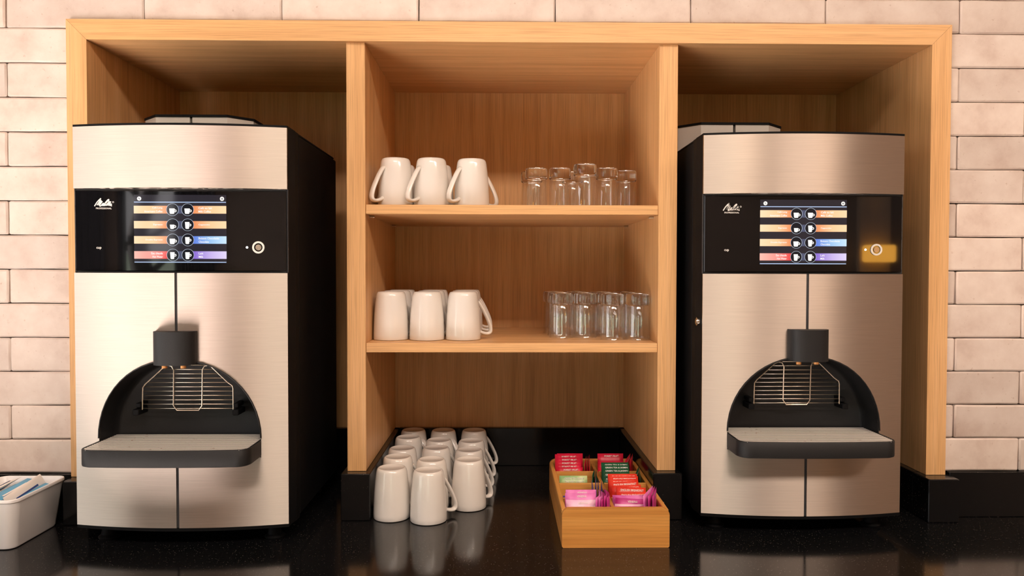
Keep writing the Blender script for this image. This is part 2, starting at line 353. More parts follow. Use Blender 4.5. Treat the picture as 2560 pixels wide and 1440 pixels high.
# back wall: joint-coloured backing with an opening for the cabinet
bm = bm_box(LX, -.80, .026, .5, FZ, CZ); bm_box(.80, RX, .026, .5, FZ, CZ, bm=bm); bm_box(-.80, .80, .026, .5, .9035, CZ, bm=bm); bm_box(-.80, .80, .40, .5, FZ, .9035, bm=bm); bm_box(-.80, .80, .026, .40, FZ, -.045, bm=bm)
wall_back = struct(obj('wall_back', bm, M_GROUT))
T_Y = .008
def tile(x0, x1, z0, z1, notch=None):
    g = .0008; x0 += g; x1 -= g; z0 += g; z1 -= g; e = .0028
    def lines(a, b, n, extra):
        s = sorted(set([a, a + e] + [a + e + (b - a - 2 * e) * k / n for k in range(1, n)] + [b - e, b] + extra)); return s
    nx = max(2, int((x1 - x0) / .03)); ex, ez = [], []
    if notch: ex = [v for v in (notch[0], notch[1]) if x0 < v < x1]; ez = [v for v in (notch[2],) if z0 < v < z1]
    X, Z = lines(x0, x1, nx, ex), lines(z0, z1, 2, ez)
    bm = bmesh.new(); V = {}; sd = rnd.random() * 90; dy = rnd.uniform(-.0012, .0012); tx, tz = rnd.uniform(-.006, .006), rnd.uniform(-.012, .012); xc, zc = (x0 + x1) / 2, (z0 + z1) / 2
    for i, x in enumerate(X):
        for j, z in enumerate(Z):
            ed = i in (0, len(X) - 1) or j in (0, len(Z) - 1)
            wz = .0011 * noise.noise((x * 14, z * 5 + sd, 0)); wx = .0008 * noise.noise((z * 24, sd, 3)); corner = i in (0, len(X) - 1) and j in (0, len(Z) - 1)
            py = T_Y + dy + (x - xc) * tx + (z - zc) * tz + .0007 * noise.noise((x * 20, z * 20, sd)) + (.0022 if ed else 0)
            cxs = (e * .35 if x < xc else -e * .35) if corner else 0; czs = (e * .35 if z < zc else -e * .35) if corner else 0
            V[i, j] = bm.verts.new((x - xc + wx + cxs, py, z - zc + wz + czs))
    for i in range(len(X) - 1):
        for j in range(len(Z) - 1):
            mx_, mz_ = (X[i] + X[i + 1]) / 2, (Z[j] + Z[j + 1]) / 2
            if notch and notch[0] < mx_ < notch[1] and mz_ < notch[2]: continue
            bm.faces.new((V[i, j], V[i + 1, j], V[i + 1, j + 1], V[i, j + 1]))
    for v in [v for v in bm.verts if not v.link_faces]: bm.verts.remove(v)
    ext = bmesh.ops.extrude_edge_only(bm, edges=[ed for ed in bm.edges if len(ed.link_faces) == 1])
    for v in [q for q in ext['geom'] if isinstance(q, bmesh.types.BMVert)]: v.co.y = T_Y + .0125
    bmesh.ops.recalc_face_normals(bm, faces=bm.faces[:])
    obj('tile', bm, M_TILE, wall_back, smooth=35, loc=(xc, 0, zc))
P0, PZ, PX = -.9120, .0620, .2473
for i in range(0, 18):
    z0 = .0836 + PZ * i; z1 = z0 + PZ; off = 0 if i % 2 else PX / 2
    for k in range(-3, 11):
        x0 = P0 + off + PX * k; x1 = x0 + PX
        if x1 < -1.45 or x0 > 1.45: continue
        if z1 < .9034:
            if x0 > -.80 and x1 < .80: continue
            if x0 < -.80 < x1: x1 = -.80
            elif x0 < .80 < x1: x0 = .80
            if x1 - x0 < .006: continue
            tile(x0, x1, z0, z1)
        elif z0 < .9034: tile(x0, x1, z0, z1, (-.80, .80, .9036)) if (x0 < -.8 or x1 > .8) else tile(x0, x1, .9036, z1)
        else: tile(x0, x1, z0, z1)

# ------------------------------------------------------------------ countertop
bm = prism([(-2.2, -.36), (2.2, -.36), (2.2, .0255), (.799, .0255), (.799, .399), (-.799, .399), (-.799, .0255), (-2.2, .0255)], -.04, 0, 'z')
tag(obj('countertop', bm, M_STONE), 'black speckled polished stone worktop under the machines and mugs', 'countertop')
for x0, x1, y0, z, lb in ((-.7985, -.752, -.030, .079, 'behind the left machine at the far left'), (-.3105, -.2572, -.0105, .086, 'under the left divider beside the mugs'), (.2572, .3105, -.0105, .086, 'under the right divider beside the tea box'), (.752, .8085, -.030, .079, 'at the far right under the cabinet side')):
    tag(obj('stone_plinth', bm_box(x0, x1, y0, .022 if abs(x0) > .7 else .369, .0003, z, .0015), M_STONE), 'black stone plinth ' + lb, 'plinth', 'black stone plinths')
    if abs(x0) > .7: tag(obj('stone_curb', bm_box(max(x0, -.799), min(x1, .799), .0223, .369, .0003, z, .001), M_STONE), 'black stone curb along the %s inner side of the cabinet' % ('left' if x0 < 0 else 'right'), 'curb')
for i, (x0, x1, y0, y1, z) in enumerate(((-2.2, -.7995, .001, .0255, .0835), (.8088, 2.2, .001, .0255, .0835), (-.752, -.3108, .370, .3850, .088), (-.2568, .2568, .370, .3850, .088), (.3108, .752, .370, .3850, .088))):
    struct(obj('trim_%d' % (i + 1), bm_box(x0, x1, y0, y1, .0003, z, .001), M_STONE))

# ------------------------------------------------------------------ cabinet
cab = thing('wall_cabinet', 'oak veneered open cabinet with three bays recessed in the tiled wall', 'cabinet', (0, 0, 0))
XO, XI, ZT, ZI, ZP, DEP = .7997, .7636, .9033, .867, .0795, .386
g = .0002
obj('top_board', prism([(-XO + g, ZT), (-XI + g, ZI), (XI - g, ZI), (XO - g, ZT)], 0, DEP), M_OAKX, cab)
obj('side_board', prism([(-XO, ZP), (-XI, ZP), (-XI, ZI - g), (-XO, ZT - g)], 0, DEP), M_OAKZ, cab)
obj('side_board', prism([(XO, ZP), (XI, ZP), (XI, ZI - g), (XO, ZT - g)], 0, DEP), M_OAKZ, cab)
for s in (-1, 1): obj('divider', bm_box(*sorted((s * .2676, s * .3016)), .0078, DEP, .0862, ZI - .0002, .0006), M_OAKZ, cab)
obj('back_panel', bm_box(-XI, XI, DEP - .0005, DEP + .011, .0862, ZI, 0), M_OAKZ, cab)
for zt in (.5745, .3216):
    sh = obj('shelf', bm_box(-.2672, .2672, .0095, DEP - .001, zt - .0172, zt, .0006), M_OAKX, cab)
    for sx in (-1, 1):
        for y in (.05, .33): obj('shelf_pin', sweep([(sx * .2675, y, zt - .0195), (sx * .258, y, zt - .0195)], .0022, seg=8, up=Vector((0, 0, 1))), M_CHROME, sh)

# ------------------------------------------------------------------ coffee machine
BW = .1735
def bulge(x): return -.020 * (1 - (x / BW) ** 2)
NXB = 28
def bulged_slab(x0, x1, z0, z1, off=0, thick=.004, to=None):
    """plate following the bulged front, thickness to the back; or a solid up to y=to"""
    xs = [x0 + (x1 - x0) * k / NXB for k in range(NXB + 1)]
    fr = [(x, bulge(x) + off) for x in xs]
    bk = [(x1, to), (x0, to)] if to is not None else [(x, y + thick) for x, y in fr[::-1]]
    return prism(fr + bk, z0, z1, 'z')
AR, AZ0, AT = .1315, .180, .309          # arch half width, springing height, top
def arch_half(x):
    t = min(1, abs(x) / AR); return AZ0 + (AT - AZ0) * math.sqrt(max(0, 1 - t ** 2.15))
def door_half(s):
    """steel panel, half of the lower front, with its part of the arched opening"""
    bm = bmesh.new(); g0 = .0022; xs = [g0 + (AR - g0) * (1 - (1 - k / 26) ** 2.2) for k in range(27)]
    z0, z1, zb = .035, .4495, .1475
    cols = [(x, arch_half(x)) for x in xs]; th = .003
    def P(x, z, d): return (s * x, bulge(x) + d, z)
    def quad(pts):
        F = [bm.verts.new(P(x, z, 0)) for x, z in pts]; B = [bm.verts.new(P(x, z, th)) for x, z in pts]
        bm.faces.new(F); bm.faces.new(B[::-1])
        return F, B
    for (xa, za), (xb, zb_) in zip(cols, cols[1:]):
        quad([(xa, za), (xb, zb_), (xb, z1), (xa, z1)]); quad([(xa, z0), (xb, z0), (xb, zb), (xa, zb)])
    ys = [AR + (BW - AR) * k / 8 for k in range(9)]
    for xa, xb in zip(ys, ys[1:]):
        quad([(xa, z0), (xb, z0), (xb, zb), (xa, zb)]); quad([(xa, zb), (xb, zb), (xb, AZ0), (xa, AZ0)]); quad([(xa, AZ0), (xb, AZ0), (xb, z1), (xa, z1)])
    bmesh.ops.remove_doubles(bm, verts=bm.verts[:], dist=1e-5)
    bd = [e for e in bm.edges if len(e.link_faces) == 1]; done = set()
    lut = {(round(v.co.x, 5), round(v.co.z, 5), round(v.co.y - bulge(abs(v.co.x)), 4) > .0015): v for v in bm.verts}
    for e in bd:
        a, b = e.verts; ka = (round(a.co.x, 5), round(a.co.z, 5)); kb = (round(b.co.x, 5), round(b.co.z, 5))
        key = tuple(sorted((ka, kb)))
        if key in done: continue
        done.add(key)
        try: bm.faces.new((lut[(*ka, False)], lut[(*kb, False)], lut[(*kb, True)], lut[(*ka, True)]))
        except (KeyError, ValueError): pass
    bmesh.ops.recalc_face_normals(bm, faces=bm.faces[:]); return bm
def arc_prof(scale, n=28, zb=.135):
    return [(AR * scale, zb)] + [(AR * scale * cos(pi * k / n), AZ0 + (arch_half(AR * cos(pi * k / n)) - AZ0) * scale) for k in range(n + 1)] + [(-AR * scale, zb)]
def ring_bm(r0, r1, t=.0006, seg=32, bm=None):
    """flat ring in the XZ plane facing -Y"""
    bm = bm or bmesh.new(); L4 = []
    for rr, y in ((r1, 0), (r1, -t), (r0, -t), (r0, 0)): L4.append([bm.verts.new((rr * cos(2 * pi * k / seg), y, rr * sin(2 * pi * k / seg))) for k in range(seg)])
    for i in range(4):
        a, b = L4[i], L4[(i + 1) % 4]
        for k in range(seg): bm.faces.new((a[k], a[(k + 1) % seg], b[(k + 1) % seg], b[k]))
    bmesh.ops.recalc_face_normals(bm, faces=bm.faces[:]); return bm
def disc_bm(rr, t=.0006, seg=28):
    return prism([(rr * cos(2 * pi * k / seg), rr * sin(2 * pi * k / seg)) for k in range(seg)], -t, 0)
def ribbon(bm, pts, wd, y=-.0004):
    """flat pen stroke in XZ"""
    n = len(pts); Lf, Rt = [], []
    for i, p in enumerate(pts):
        a, b = Vector(pts[max(i - 1, 0)]), Vector(pts[min(i + 1, n - 1)]); d = (b - a).normalized(); q = Vector((-d.y, d.x)) * wd / 2
        Lf.append(bm.verts.new((p[0] + q.x, y, p[1] + q.y))); Rt.append(bm.verts.new((p[0] - q.x, y, p[1] - q.y)))
    for i in range(n - 1): bm.faces.new((Lf[i], Lf[i + 1], Rt[i + 1], Rt[i]))

def cup_icon(kind):
    """white cup pictogram, units of metres on the screen; bottom centre at origin"""
    w0, w1, h = {'wide': (.0088, .0072, .0088), 'small': (.0072, .0058, .0070), 'tall': (.0072, .0058, .0112)}[kind]
    bm = prism([(-w0 / 2, h), (-w1 / 2, .0009), (-w1 / 2 + .001, 0), (w1 / 2 - .001, 0), (w1 / 2, .0009), (w0 / 2, h)], -.0003, 0)
    rb = ring_bm(.0010, .0022, .0003, 16)
    for v in rb.verts: v.co.x += w0 / 2 + .0008; v.co.z += h * .56
    merge(bm, rb); return bm
def build_machine(label, loc):
    mch = thing('coffee_machine', label, 'coffee machine', loc)
    obj('body', bm_box(-.1788, .1788, .050, .335, .034, .683, .002), M_BLACK, mch)
    for s in (-1, 1): obj('side_bezel', prism([(s * .1700, .0035), (s * .1732, .0035), (s * .1786, .030), (s * .1786, .0495), (s * .1700, .0495)], .031, .6865, 'z'), M_BLACK, mch)
    obj('top_cap', bulged_slab(-.1738, .1738, .6872, .6905, off=.0006, to=.0495), M_BLACK, mch)
    obj('bottom_cap', bulged_slab(-.1738, .1738, .0295, .0345, off=.0008, to=.335), M_BLACK, mch)
    obj('top_panel', bulged_slab(-BW, BW, .5868, .6868, to=.0495), M_STEEL, mch, smooth=30, label='brushed steel top panel')
    for za, zb in ((.0352, .1475), (.3105, .4492)): obj('door_gasket', bulged_slab(-.0040, .0040, za, zb, off=.0022, thick=.004), M_SLIT, mch)
    for s in (-1, 1): obj('door_panel', door_half(s), M_STEEL, mch, smooth=30, label='brushed steel lower panel')
    # recess
    loops = []
    for sc, y in ((1.004, .0), (.985, .030), (.965, .042), (.93, .047)):
        lp = []
        for x, z in arc_prof(sc): lp.append((x, y if y else bulge(x) + .0012, z))
        loops.append(lp)
    bm = bmesh.new(); V = [[bm.verts.new(p) for p in lp] for lp in loops]
    for a, b in zip(V, V[1:]):
        for k in range(len(a) - 1): bm.faces.new((a[k], a[k + 1], b[k + 1], b[k]))
    bm.faces.new(V[-1]); obj('recess', bm, M_BLACKM, mch, smooth=50)
    rim = bmesh.new(); pr = [(x, bulge(x) - .0012, z) for x, z in arc_prof(1.0)[1:-1]]; sweep([Vector(p) for p in pr], .0013, .0022, 6, bm=rim); obj('recess_rim', rim, M_BLACKM, mch, smooth=40)
    # tray
    fy = -.079
    def tray_loop(ins, z, fr=0):
        pts = []; x1 = .1318 - ins; rad = .021 - ins
        pts.append((-x1, .040, z)); 
        for k in range(9):
            a = R(180 + 90 * k / 8); pts.append((-x1 + rad + rad * cos(a), fy + ins + rad + .004 + rad * sin(a), z))
        for k in range(1, 8): 
            x = -x1 + rad + (2 * x1 - 2 * rad) * k / 8; pts.append((x, fy + ins + .004 - .004 * (1 - (x / (x1 - rad)) ** 2), z))
        for k in range(9):
            a = R(270 + 90 * k / 8); pts.append((x1 - rad + rad * cos(a), fy + ins + rad + .004 + rad * sin(a), z))
        pts.append((x1, .040, z)); return pts
    tr = obj('drip_tray', loft([tray_loop(.004, .1480), tray_loop(.0005, .1495), tray_loop(0, .152), tray_loop(0, .1745), tray_loop(.0008, .1755), tray_loop(.0032, .1755), tray_loop(.004, .1745), tray_loop(.004, .160)]), M_BLACKM, mch, smooth=40)
    n = 17
    for k in range(n):
        y = -.0715 + .1090 * k / (n - 1); hw = .1272 - (max(0, .017 - (y + .0750)) ** 2 / .034 * 1.6 if y < -.058 else 0)
        obj('slat', bm_box(-hw, hw, y - .0018, y + .0018, .17482, .17522), M_SLAT, tr)
    # spout
    dp = [(.0335 * math.copysign(abs(cos(a)) ** .75, cos(a)), bulge(0) - .026 * abs(sin(a)) ** .8) for a in [pi + pi * k / 24 for k in range(25)]]
    sp = obj('spout', prism(dp + [(.0335, .02), (-.0335, .02)], .3025, .3560, 'z'), M_BLACKM, mch, smooth=40)
    for x in (-.0165, .0135): obj('outlet', lathe([(0, .2965), (.0042, .2965), (.0042, .304), (0, .304)], 14, center=(x, bulge(0) - .006)), M_NOZZLE, sp, smooth=40, label='amber outlet nozzle')
    # cup rack
    ry = .022
    wp = [(-.0758, .2205), (-.0748, .2575), (-.0710, .2632), (-.0395, .2918), (-.0330, .2950), (-.0265, .2936), (-.0230, .2868), (-.0240, .2275), (-.0185, .2195), (.0180, .2195), (.0235, .2270), (.0248, .2875), (.0282, .2940), (.0340, .2952), (.0400, .2922), (.0665, .2665), (.0742, .2610), (.0755, .2562), (.0758, .2205)]
    rk = obj('cup_rack', sweep([Vector((x, ry, z)) for x, z in wp], .0011, seg=8), M_WIRE, mch, smooth=40)
    for k in range(11):
        z = .2222 + .0073 * k; hx = .0755 if z < .2575 else .0755 - (z - .2575) * 1.13
        if k == 1: hx = .0845
        obj('bar', sweep([(-hx, ry + .0019, z), (hx, ry + .0019, z)], .00085, seg=6, up=Vector((0, 0, 1))), M_WIRE, rk, smooth=True)
    for s in (-1, 1):
        bm = bm_box(s * .081 - .004, s * .081 + .004, .018, .046, .2245, .2320, .001); bm_box(s * .0825 - .005, s * .0825 + .005, .012, .046, .2125, .2225, .001, bm=bm); obj('clip', bm, M_BLACK, rk)
    # display glass
    gl = obj('display', bm_box(-.1712, .1712, 0, .045, .4525, .5835, .0008), M_GLASSBLK, mch, label='black glass control panel')
    obj('display_bezel', bm_box(-.1738, .1738, .0035, .0495, .4500, .5866, 0), M_SLIT, mch)
    S = -.0003
    def SX(X): return -.0755 + (X - 112) / 1570 * .150
    def SZ(Y): return .577 - (Y - 138) / 1172 * .111
    scr = gl
    def rect(name, x0, x1, y0, y1, m, d=S): return obj(name, bm_box(SX(x0), SX(x1), d - .0002, d, SZ(y1), SZ(y0)), m, scr)
    rect('screen', 112, 1682, 138, 1310, M_SCREEN)
    rect('screen_line', 116, 1678, 258, 272, M_LINE, S - .0003); rect('screen_line', 116, 1678, 1292, 1306, M_LINE, S - .0003)
    rows = [((328, 460), M_ORL, ('Café Long', 'Americano Coffee'), 'wide', M_ORR, ('Café au lait', 'Milk Coffee'), 'wide'),
            ((590, 718), M_ORL, ('Espresso',), 'small', M_ORR, ('Cappuccino',), 'tall'),
            ((850, 980), M_ORL, ('Double Espresso',), 'wide', M_BLUE, ('Boisson Chocolatée', 'Chocolate'), 'tall'),
            ((1110, 1240), M_RED, ('Eau chaude', 'Hot Water'), 'tall', M_PURP, ('Lait', 'Milk'), 'tall')]
    for (ya, yb), ml, tl, il, mr_, trr, ir in rows:
        rect('band', 112, 690, ya, yb, ml, S - .0003); rect('band', 1105, 1682, ya, yb, mr_, S - .0003); rect('band', 850, 945, ya, yb, M_LINK, S - .0003)
        yc = (ya + yb) / 2
        for cx, ic in ((770, il), (1027, ir)):
            obj('icon_disc', disc_bm(.0100, .0002), M_DISC, scr, loc=(SX(cx), S - .0006, SZ(yc))); obj('icon_ring', ring_bm(.0096, .0101, .0002), M_RING, scr, loc=(SX(cx), S - .0008, SZ(yc)))
            obj('cup_icon', cup_icon(ic), M_SCRWHITE, scr, loc=(SX(cx - 8), S - .0008, SZ(yc + (72 if ic != 'tall' else 70))))
        for side, tt in ((0, tl), (1, trr)):
            for k, t in enumerate(tt):
                wdt = len(t) * .00185; h = .0034; x = (SX(598) - wdt / 2) if side == 0 else (SX(1210) + wdt / 2)
                yy = yc + (0 if len(tt) == 1 else (-29 if k == 0 else 30)); text(t, x, S - .0007, SZ(yy), wdt, h, M_SCRWHITE, scr)
    obj('screen_icon', disc_bm(.0034, .0002, 20), M_SCRWHITE, scr, loc=(SX(205), S - .0005, SZ(205))); obj('screen_icon', ring_bm(.0016, .0034, .0002, 20), M_SCRWHITE, scr, loc=(SX(1612), S - .0005, SZ(205)))
    obj('screen_icon', bm_box(-.0003, .0003, -.0003, 0, -.0013, .0013), M_SCRWHITE, scr, loc=(SX(1612), S - .0005, SZ(205)))
    for dx, dz in ((-.0006, .0007), (.0006, -.0007)): obj('screen_icon', disc_bm(.0007, .0002, 12), M_DISC, scr, loc=(SX(205) + dx, S - .0007, SZ(205) + dz))
    bt = obj('key_button', ring_bm(.0070, .0100, .0016), M_RINGMAT, mch, smooth=40, loc=(.1265, 0, .4915)); obj('button_center', disc_bm(.0048, .0012), M_WIRE, bt)
    obj('status_light', disc_bm(.0018, .0006, 16), M_LED, mch, loc=(.1078, 0, .4915))
    # script logo, drawn as pen strokes
    def LP(X, Y): return (-.1395 + ((230 + X / 36) - 236) * .000659, .5708 - ((490 + Y / 36) - 497) * .000659)
    bm = bmesh.new(); strokes = [[(225, 950), (480, 560), (800, 240)], [(800, 240), (640, 560), (440, 860)], [(440, 860), (640, 600), (840, 420)], [(840, 420), (730, 620), (580, 870)], [(580, 870), (760, 640), (930, 510)],
        [(930, 510), (790, 700), (700, 860), (720, 945), (820, 890), (900, 790), (1010, 690), (1040, 730), (930, 820), (890, 870), (960, 890), (1060, 830), (1200, 620), (1400, 390), (1500, 350), (1480, 430), (1250, 620), (1080, 820), (1060, 895), (1140, 870), (1270, 760)],
        [(1270, 760), (1220, 870), (1290, 850), (1380, 740), (1560, 480)], [(1560, 480), (1440, 690), (1340, 890)], [(1400, 790), (1540, 640), (1690, 530)], [(1690, 530), (1560, 720), (1450, 900)], [(1470, 870), (1560, 760), (1740, 740)], [(1740, 740), (1600, 780), (1560, 860), (1640, 870), (1740, 760), (1690, 890), (1770, 930)], [(1295, 690), (1330, 660)]]
    for s_ in strokes: ribbon(bm, [(v.x, v.y) for v in smooth_path([Vector((*LP(*p), 0)) for p in s_], 4)], .0016)
    rr = ring_bm(.0009, .0014, .0002, 16)
    for v in rr.verts: q = LP(1880, 580); v.co.x += q[0]; v.co.z += q[1]; v.co.y -= .0003
    merge(bm, rr); obj('logo', bm, M_LETTER, mch)
    a = LP(350, 1210); b = LP(1740, 1065); text('PROFESSIONAL', (a[0] + b[0]) / 2, -.0004, (a[1] + b[1]) / 2, b[0] - a[0], b[1] - a[1], M_LETTER, mch)
    text('cup', -.1328, -.0004, .4895, .0082, .0044, M_LETTER, mch)
    # lock, feet, hoppers
    obj('lock', sweep([(-.1740, .018, .366), (-.1790, .018, .366), (-.1790, .018, .366), (-.1803, .018, .366)], [.0075, .0075, .005, .005], [.0075, .0075, .005, .005], 14), M_CHROME, mch, smooth=40)
    for s in (-1, 1):
        for y in (.035, .29): obj('foot', lathe([(0, 0), (.015, 0), (.017, .004), (.012, .008), (.009, .03), (0, .03)], 16, center=(s * .14, y)), M_BLACK, mch, smooth=40)
    obj('top_plate', bm_box(-.176, .176, .0505, .33, .6835, .6890, .002), M_BLACK, mch)
    for xa, xb, ch in ((-.165, -.0625, -1), (-.0595, .045, 1)):
        c = .038
        def plan(i):
            p = [(xa + i, .190 + i), (xb - i, .190 + i), (xb - i, .31 - i), (xa + i, .31 - i)]
            if ch < 0: p = [(xa + i, .190 + c), (xa + c, .190 + i), (xb - i, .190 + i), (xb - i, .31 - i), (xa + i, .31 - i)]
            else: p = [(xa + i, .190 + i), (xb - c, .190 + i), (xb - i, .190 + c), (xb - i, .31 - i), (xa + i, .31 - i)]
            return p
        h = obj('bean_hopper', prism(plan(.001), .6892, .7425, 'z'), M_HOPPER, mch, label='pale frosted bean hopper'); obj('hopper_lid', prism(plan(-.001), .7427, .7470, 'z'), M_BLACK, h)
    return mch
m_left = build_machine('left steel coffee machine, closest to the camera, with garden mirrored in its display', (-.5445, -.1256, .0003))
m_right = dup(m_left, (.5, -.077, .0003), 0, 'right steel coffee machine with amber lamp mirrored in its display')

# ------------------------------------------------------------------ mugs (stored upside down)
def make_mug(label, group):
    mg = thing('mug', label, 'mug', (0, 0, 0), 0, group)
    prof = [(0, .0845), (.0215, .0845), (.0245, .080), (.0285, .035), (.0312, .003), (.0322, .0004), (.0330, .0004), (.0337, .0016), (.0336, .010), (.0331, .026), (.0319, .050), (.0300, .070), (.0284, .0825), (.0276, .0868), (.0264, .0896), (.0252, .0912), (.0238, .0920), (.0226, .0918), (.0216, .0908), (.0, .0903)]
    obj('cup_body', lathe(prof, 48), M_CERAMIC, mg, smooth=True)
    path = smooth_path([(.0290, 0, .0735), (.0345, 0, .0665), (.0430, 0, .0520), (.0515, 0, .0345), (.0558, 0, .0210), (.0550, 0, .0128), (.0495, 0, .0100), (.0420, 0, .0108), (.0350, 0, .0135), (.0310, 0, .0165)], 5)
    obj('handle', sweep(path, .0034, .0066, 12), M_CERAMIC, mg, smooth=True)
    return mg
proto = None
def mug(x, y, z, deg, label, group):
    global proto
    if proto is None: proto = make_mug(label, group); m = proto
    else: m = dup(proto, label=label); m['group'] = group
    m.location = (x, y, z); m.rotation_euler = (0, 0, R(deg)); return m
ORD = ['frontmost', 'second from front', 'third from front', 'fourth from front', 'rearmost']
LM = [(-.2215, .0130), (-.2215, .0935), (-.2220, .1630), (-.2225, .2640), (-.2195, .3350)]
MM = [(-.1520, -.0040), (-.1540, .0720), (-.1530, .1670), (-.1530, .2360), (-.1510, .3320)]
RM = [(-.0820, .0700), (-.0845, .1480), (-.0835, .2270), (-.0815, .3320)]
for nm, lst, degs in (('left', LM, (63, 20, 63, 25, -40)), ('middle', MM, (33, 48, 22, 50, -40)), ('right', RM, (42, 35, 30, 25))):
    for k, (x, y) in enumerate(lst):
        o_ = 'rearmost' if k == len(lst) - 1 else ORD[k]
        mug(x, y, .0002, degs[k], 'white upturned mug on black worktop, %s in the %s column' % (o_, nm), 'white mugs upside down on the worktop')
XN = ['left', 'middle', 'right']
for k, (x, y) in enumerate(((-.2325, .0825), (-.1630, .0800), (-.0935, .0830))):
    for rw in range(3):
        mug(x, y + .0815 * rw, .3218, 20 + 4 * rw if k == 2 else 49, 'white upturned mug on lower oak shelf, %s column, %s row' % (XN[k], ('front', 'middle', 'back')[rw]), 'white mugs upside down on the lower shelf')
for k, (x, y) in enumerate(((-.2215, .0720), (-.1535, .0715), (-.0770, .0795))):
    mug(x, y, .5747, (226, 224, 222)[k], 'white upturned mug on upper oak shelf, %s one in front row' % ('leftmost', 'middle', 'rightmost')[k], 'white mugs upside down on the upper shelf')
for k, (x, y, dg) in enumerate(((-.2235, .1600, 230), (-.1500, .1620, 225), (-.0805, .1660, 335), (-.2260, .2450, 235), (-.1560, .2560, 228))):
    mug(x, y, .5747, dg, ('white upturned mug on upper shelf, behind the leftmost front mug', 'white upturned mug on upper shelf, behind the middle front mug', 'white upturned mug on upper shelf behind the rightmost one, handle sticking out right', 'white upturned mug at left back of upper shelf, in third row', 'white upturned mug at middle back of upper shelf, in third row')[k], 'white mugs upside down on the upper shelf')

# ------------------------------------------------------------------ tumblers (stored upside down)
HG = .089
def make_glass(label, group):
    t = thing('tumbler', label, 'glass', (0, 0, 0), 0, group)
    wall = [(.0212, .0660), (.0216, .0640), (.0222, .040), (.0232, .010), (.0238, .0012), (.0235, .0003), (.0227, .0003), (.0220, .0012), (.0213, .010), (.0204, .040), (.0197, .0640), (.0185, .0655)]
    obj('glass_wall', lathe(wall, 40), M_GLASSW, t, smooth=40)
    base = [(0, .0668), (.0150, .0664), (.0185, .0658), (.0208, .0662), (.0222, .0678), (.0226, .0705), (.0226, .0845), (.0220, .0876), (.0205, .0888), (.0185, .0889), (.0165, .0880), (0, .0874)]
    obj('glass_base', lathe(base, 40), M_GLASSB, t, smooth=40, label='thick glass base')
    return t
gproto = None
def glass(x, y, z, label, group):
    global gproto
    if gproto is None: gproto = make_glass(label, group); o = gproto
    else: o = dup(gproto, label=label); o['group'] = group
    o.location = (x, y, z); o.rotation_euler = (0, 0, rnd.random() * 6); return o
N4 = ['leftmost', 'second from left', 'second from right', 'rightmost']
for k, (x, y) in enumerate(((.0995, .1190), (.1468, .1270), (.1945, .0785), (.2427, .0780))):
    for rw in range(3):
        glass(x - (.0015, .001, .0005, .0005)[k] * rw - (0.004 if rw == 2 else 0), y + (.0575 if k < 2 else .070) * rw, .3218, 'clear upturned tumbler on lower oak shelf, %s in the %s row' % (N4[k], ('front', 'middle', 'back')[rw]), 'clear tumblers upside down on the lower shelf')
N5 = ['leftmost of five', 'second from left', 'middle one standing nearest the edge', 'second from right', 'rightmost and farthest back']
for k, (x, y) in enumerate(((.0512, .172), (.0996, .171), (.1440, .112), (.1945, .167), (.2400, .206))):
    glass(x, y, .5747, 'clear upturned tumbler on upper oak shelf, ' + N5[k], 'clear tumblers upside down on the upper shelf')
glass(.0440, .226, .5747, 'clear upturned tumbler on upper shelf, half hidden behind the leftmost one', 'clear tumblers upside down on the upper shelf')
glass(.1300, .228, .5747, 'clear upturned tumbler on upper shelf, behind the middle one', 'clear tumblers upside down on the upper shelf')

# ------------------------------------------------------------------ tea box
TX0, TX1, TY0, TY1, TH = .0800, .2568, -.1440, .1760, .0655
tb = thing('tea_box', 'bamboo tea box with eight compartments on the black worktop', 'tea box', ((TX0 + TX1) / 2, (TY0 + TY1) / 2, .0002))
bw, bl = (TX1 - TX0) / 2, (TY1 - TY0) / 2; wt = .0075
def end_panel(y0, y1):
    c = .012; pts = [(-bw, .002), (-bw + .002, 0), (bw - .002, 0), (bw, .002)]
    pts += [(bw - c + c * cos(R(a)), TH - c + c * sin(R(a))) for a in range(0, 91, 15)] + [(-bw + c + c * cos(R(a)), TH - c + c * sin(R(a))) for a in range(90, 181, 15)]
    return prism(pts, y0, y1)
obj('front_panel', end_panel(-bl, -bl + wt), M_BAMX, tb); obj('back_wall', end_panel(bl - wt, bl), M_BAMX, tb)
for s in (-1, 1): obj('side_wall', bm_box(*sorted((s * bw, s * (bw - wt))), -bl + wt + .0002, bl - wt - .0002, 0, TH - .0045, .0012), M_BAMY, tb)
obj('box_floor', bm_box(-bw + wt, bw - wt, -bl + wt, bl - wt, .001, .005), M_BAMY, tb)
obj('long_divider', bm_box(-.003, .003, -bl + wt, bl - wt, .0052, TH - .008, .0005), M_BAMY, tb)
for yy in (.0965, .0165, -.0720):
    for s in (-1, 1): obj('cross_divider', bm_box(*sorted((s * .0032, s * (bw - wt - .0002))), yy - (TY0 + TY1) / 2 - .0032, yy - (TY0 + TY1) / 2 + .0032, .0052, TH - .005, .0005), M_BAMX, tb)
obj('hinge_knob', sweep([(bw, -.075, .048), (bw + .006, -.075, .048), (bw + .009, -.075, .048)], [.002, .004, .0025], [.002, .004, .0025], 10), M_CHROME, tb, smooth=40)
def bag_mat(name, c, c2=None):
    m, N, L, b = new_mat(name); b.inputs['Roughness'].default_value = .38
    tc = N.new('ShaderNodeTexCoord'); n = N.new('ShaderNodeTexNoise'); n.inputs['Scale'].default_value = 45; L.new(tc.outputs['Object'], n.inputs['Vector'])
    r = ramp(N, [(.35, c), (.65, c2 or tuple(min(1, v * 1.25 + .02) for v in c))]); L.new(n.outputs['Fac'], r.inputs['Fac']); L.new(r.outputs[0], b.inputs['Base Color']); return m
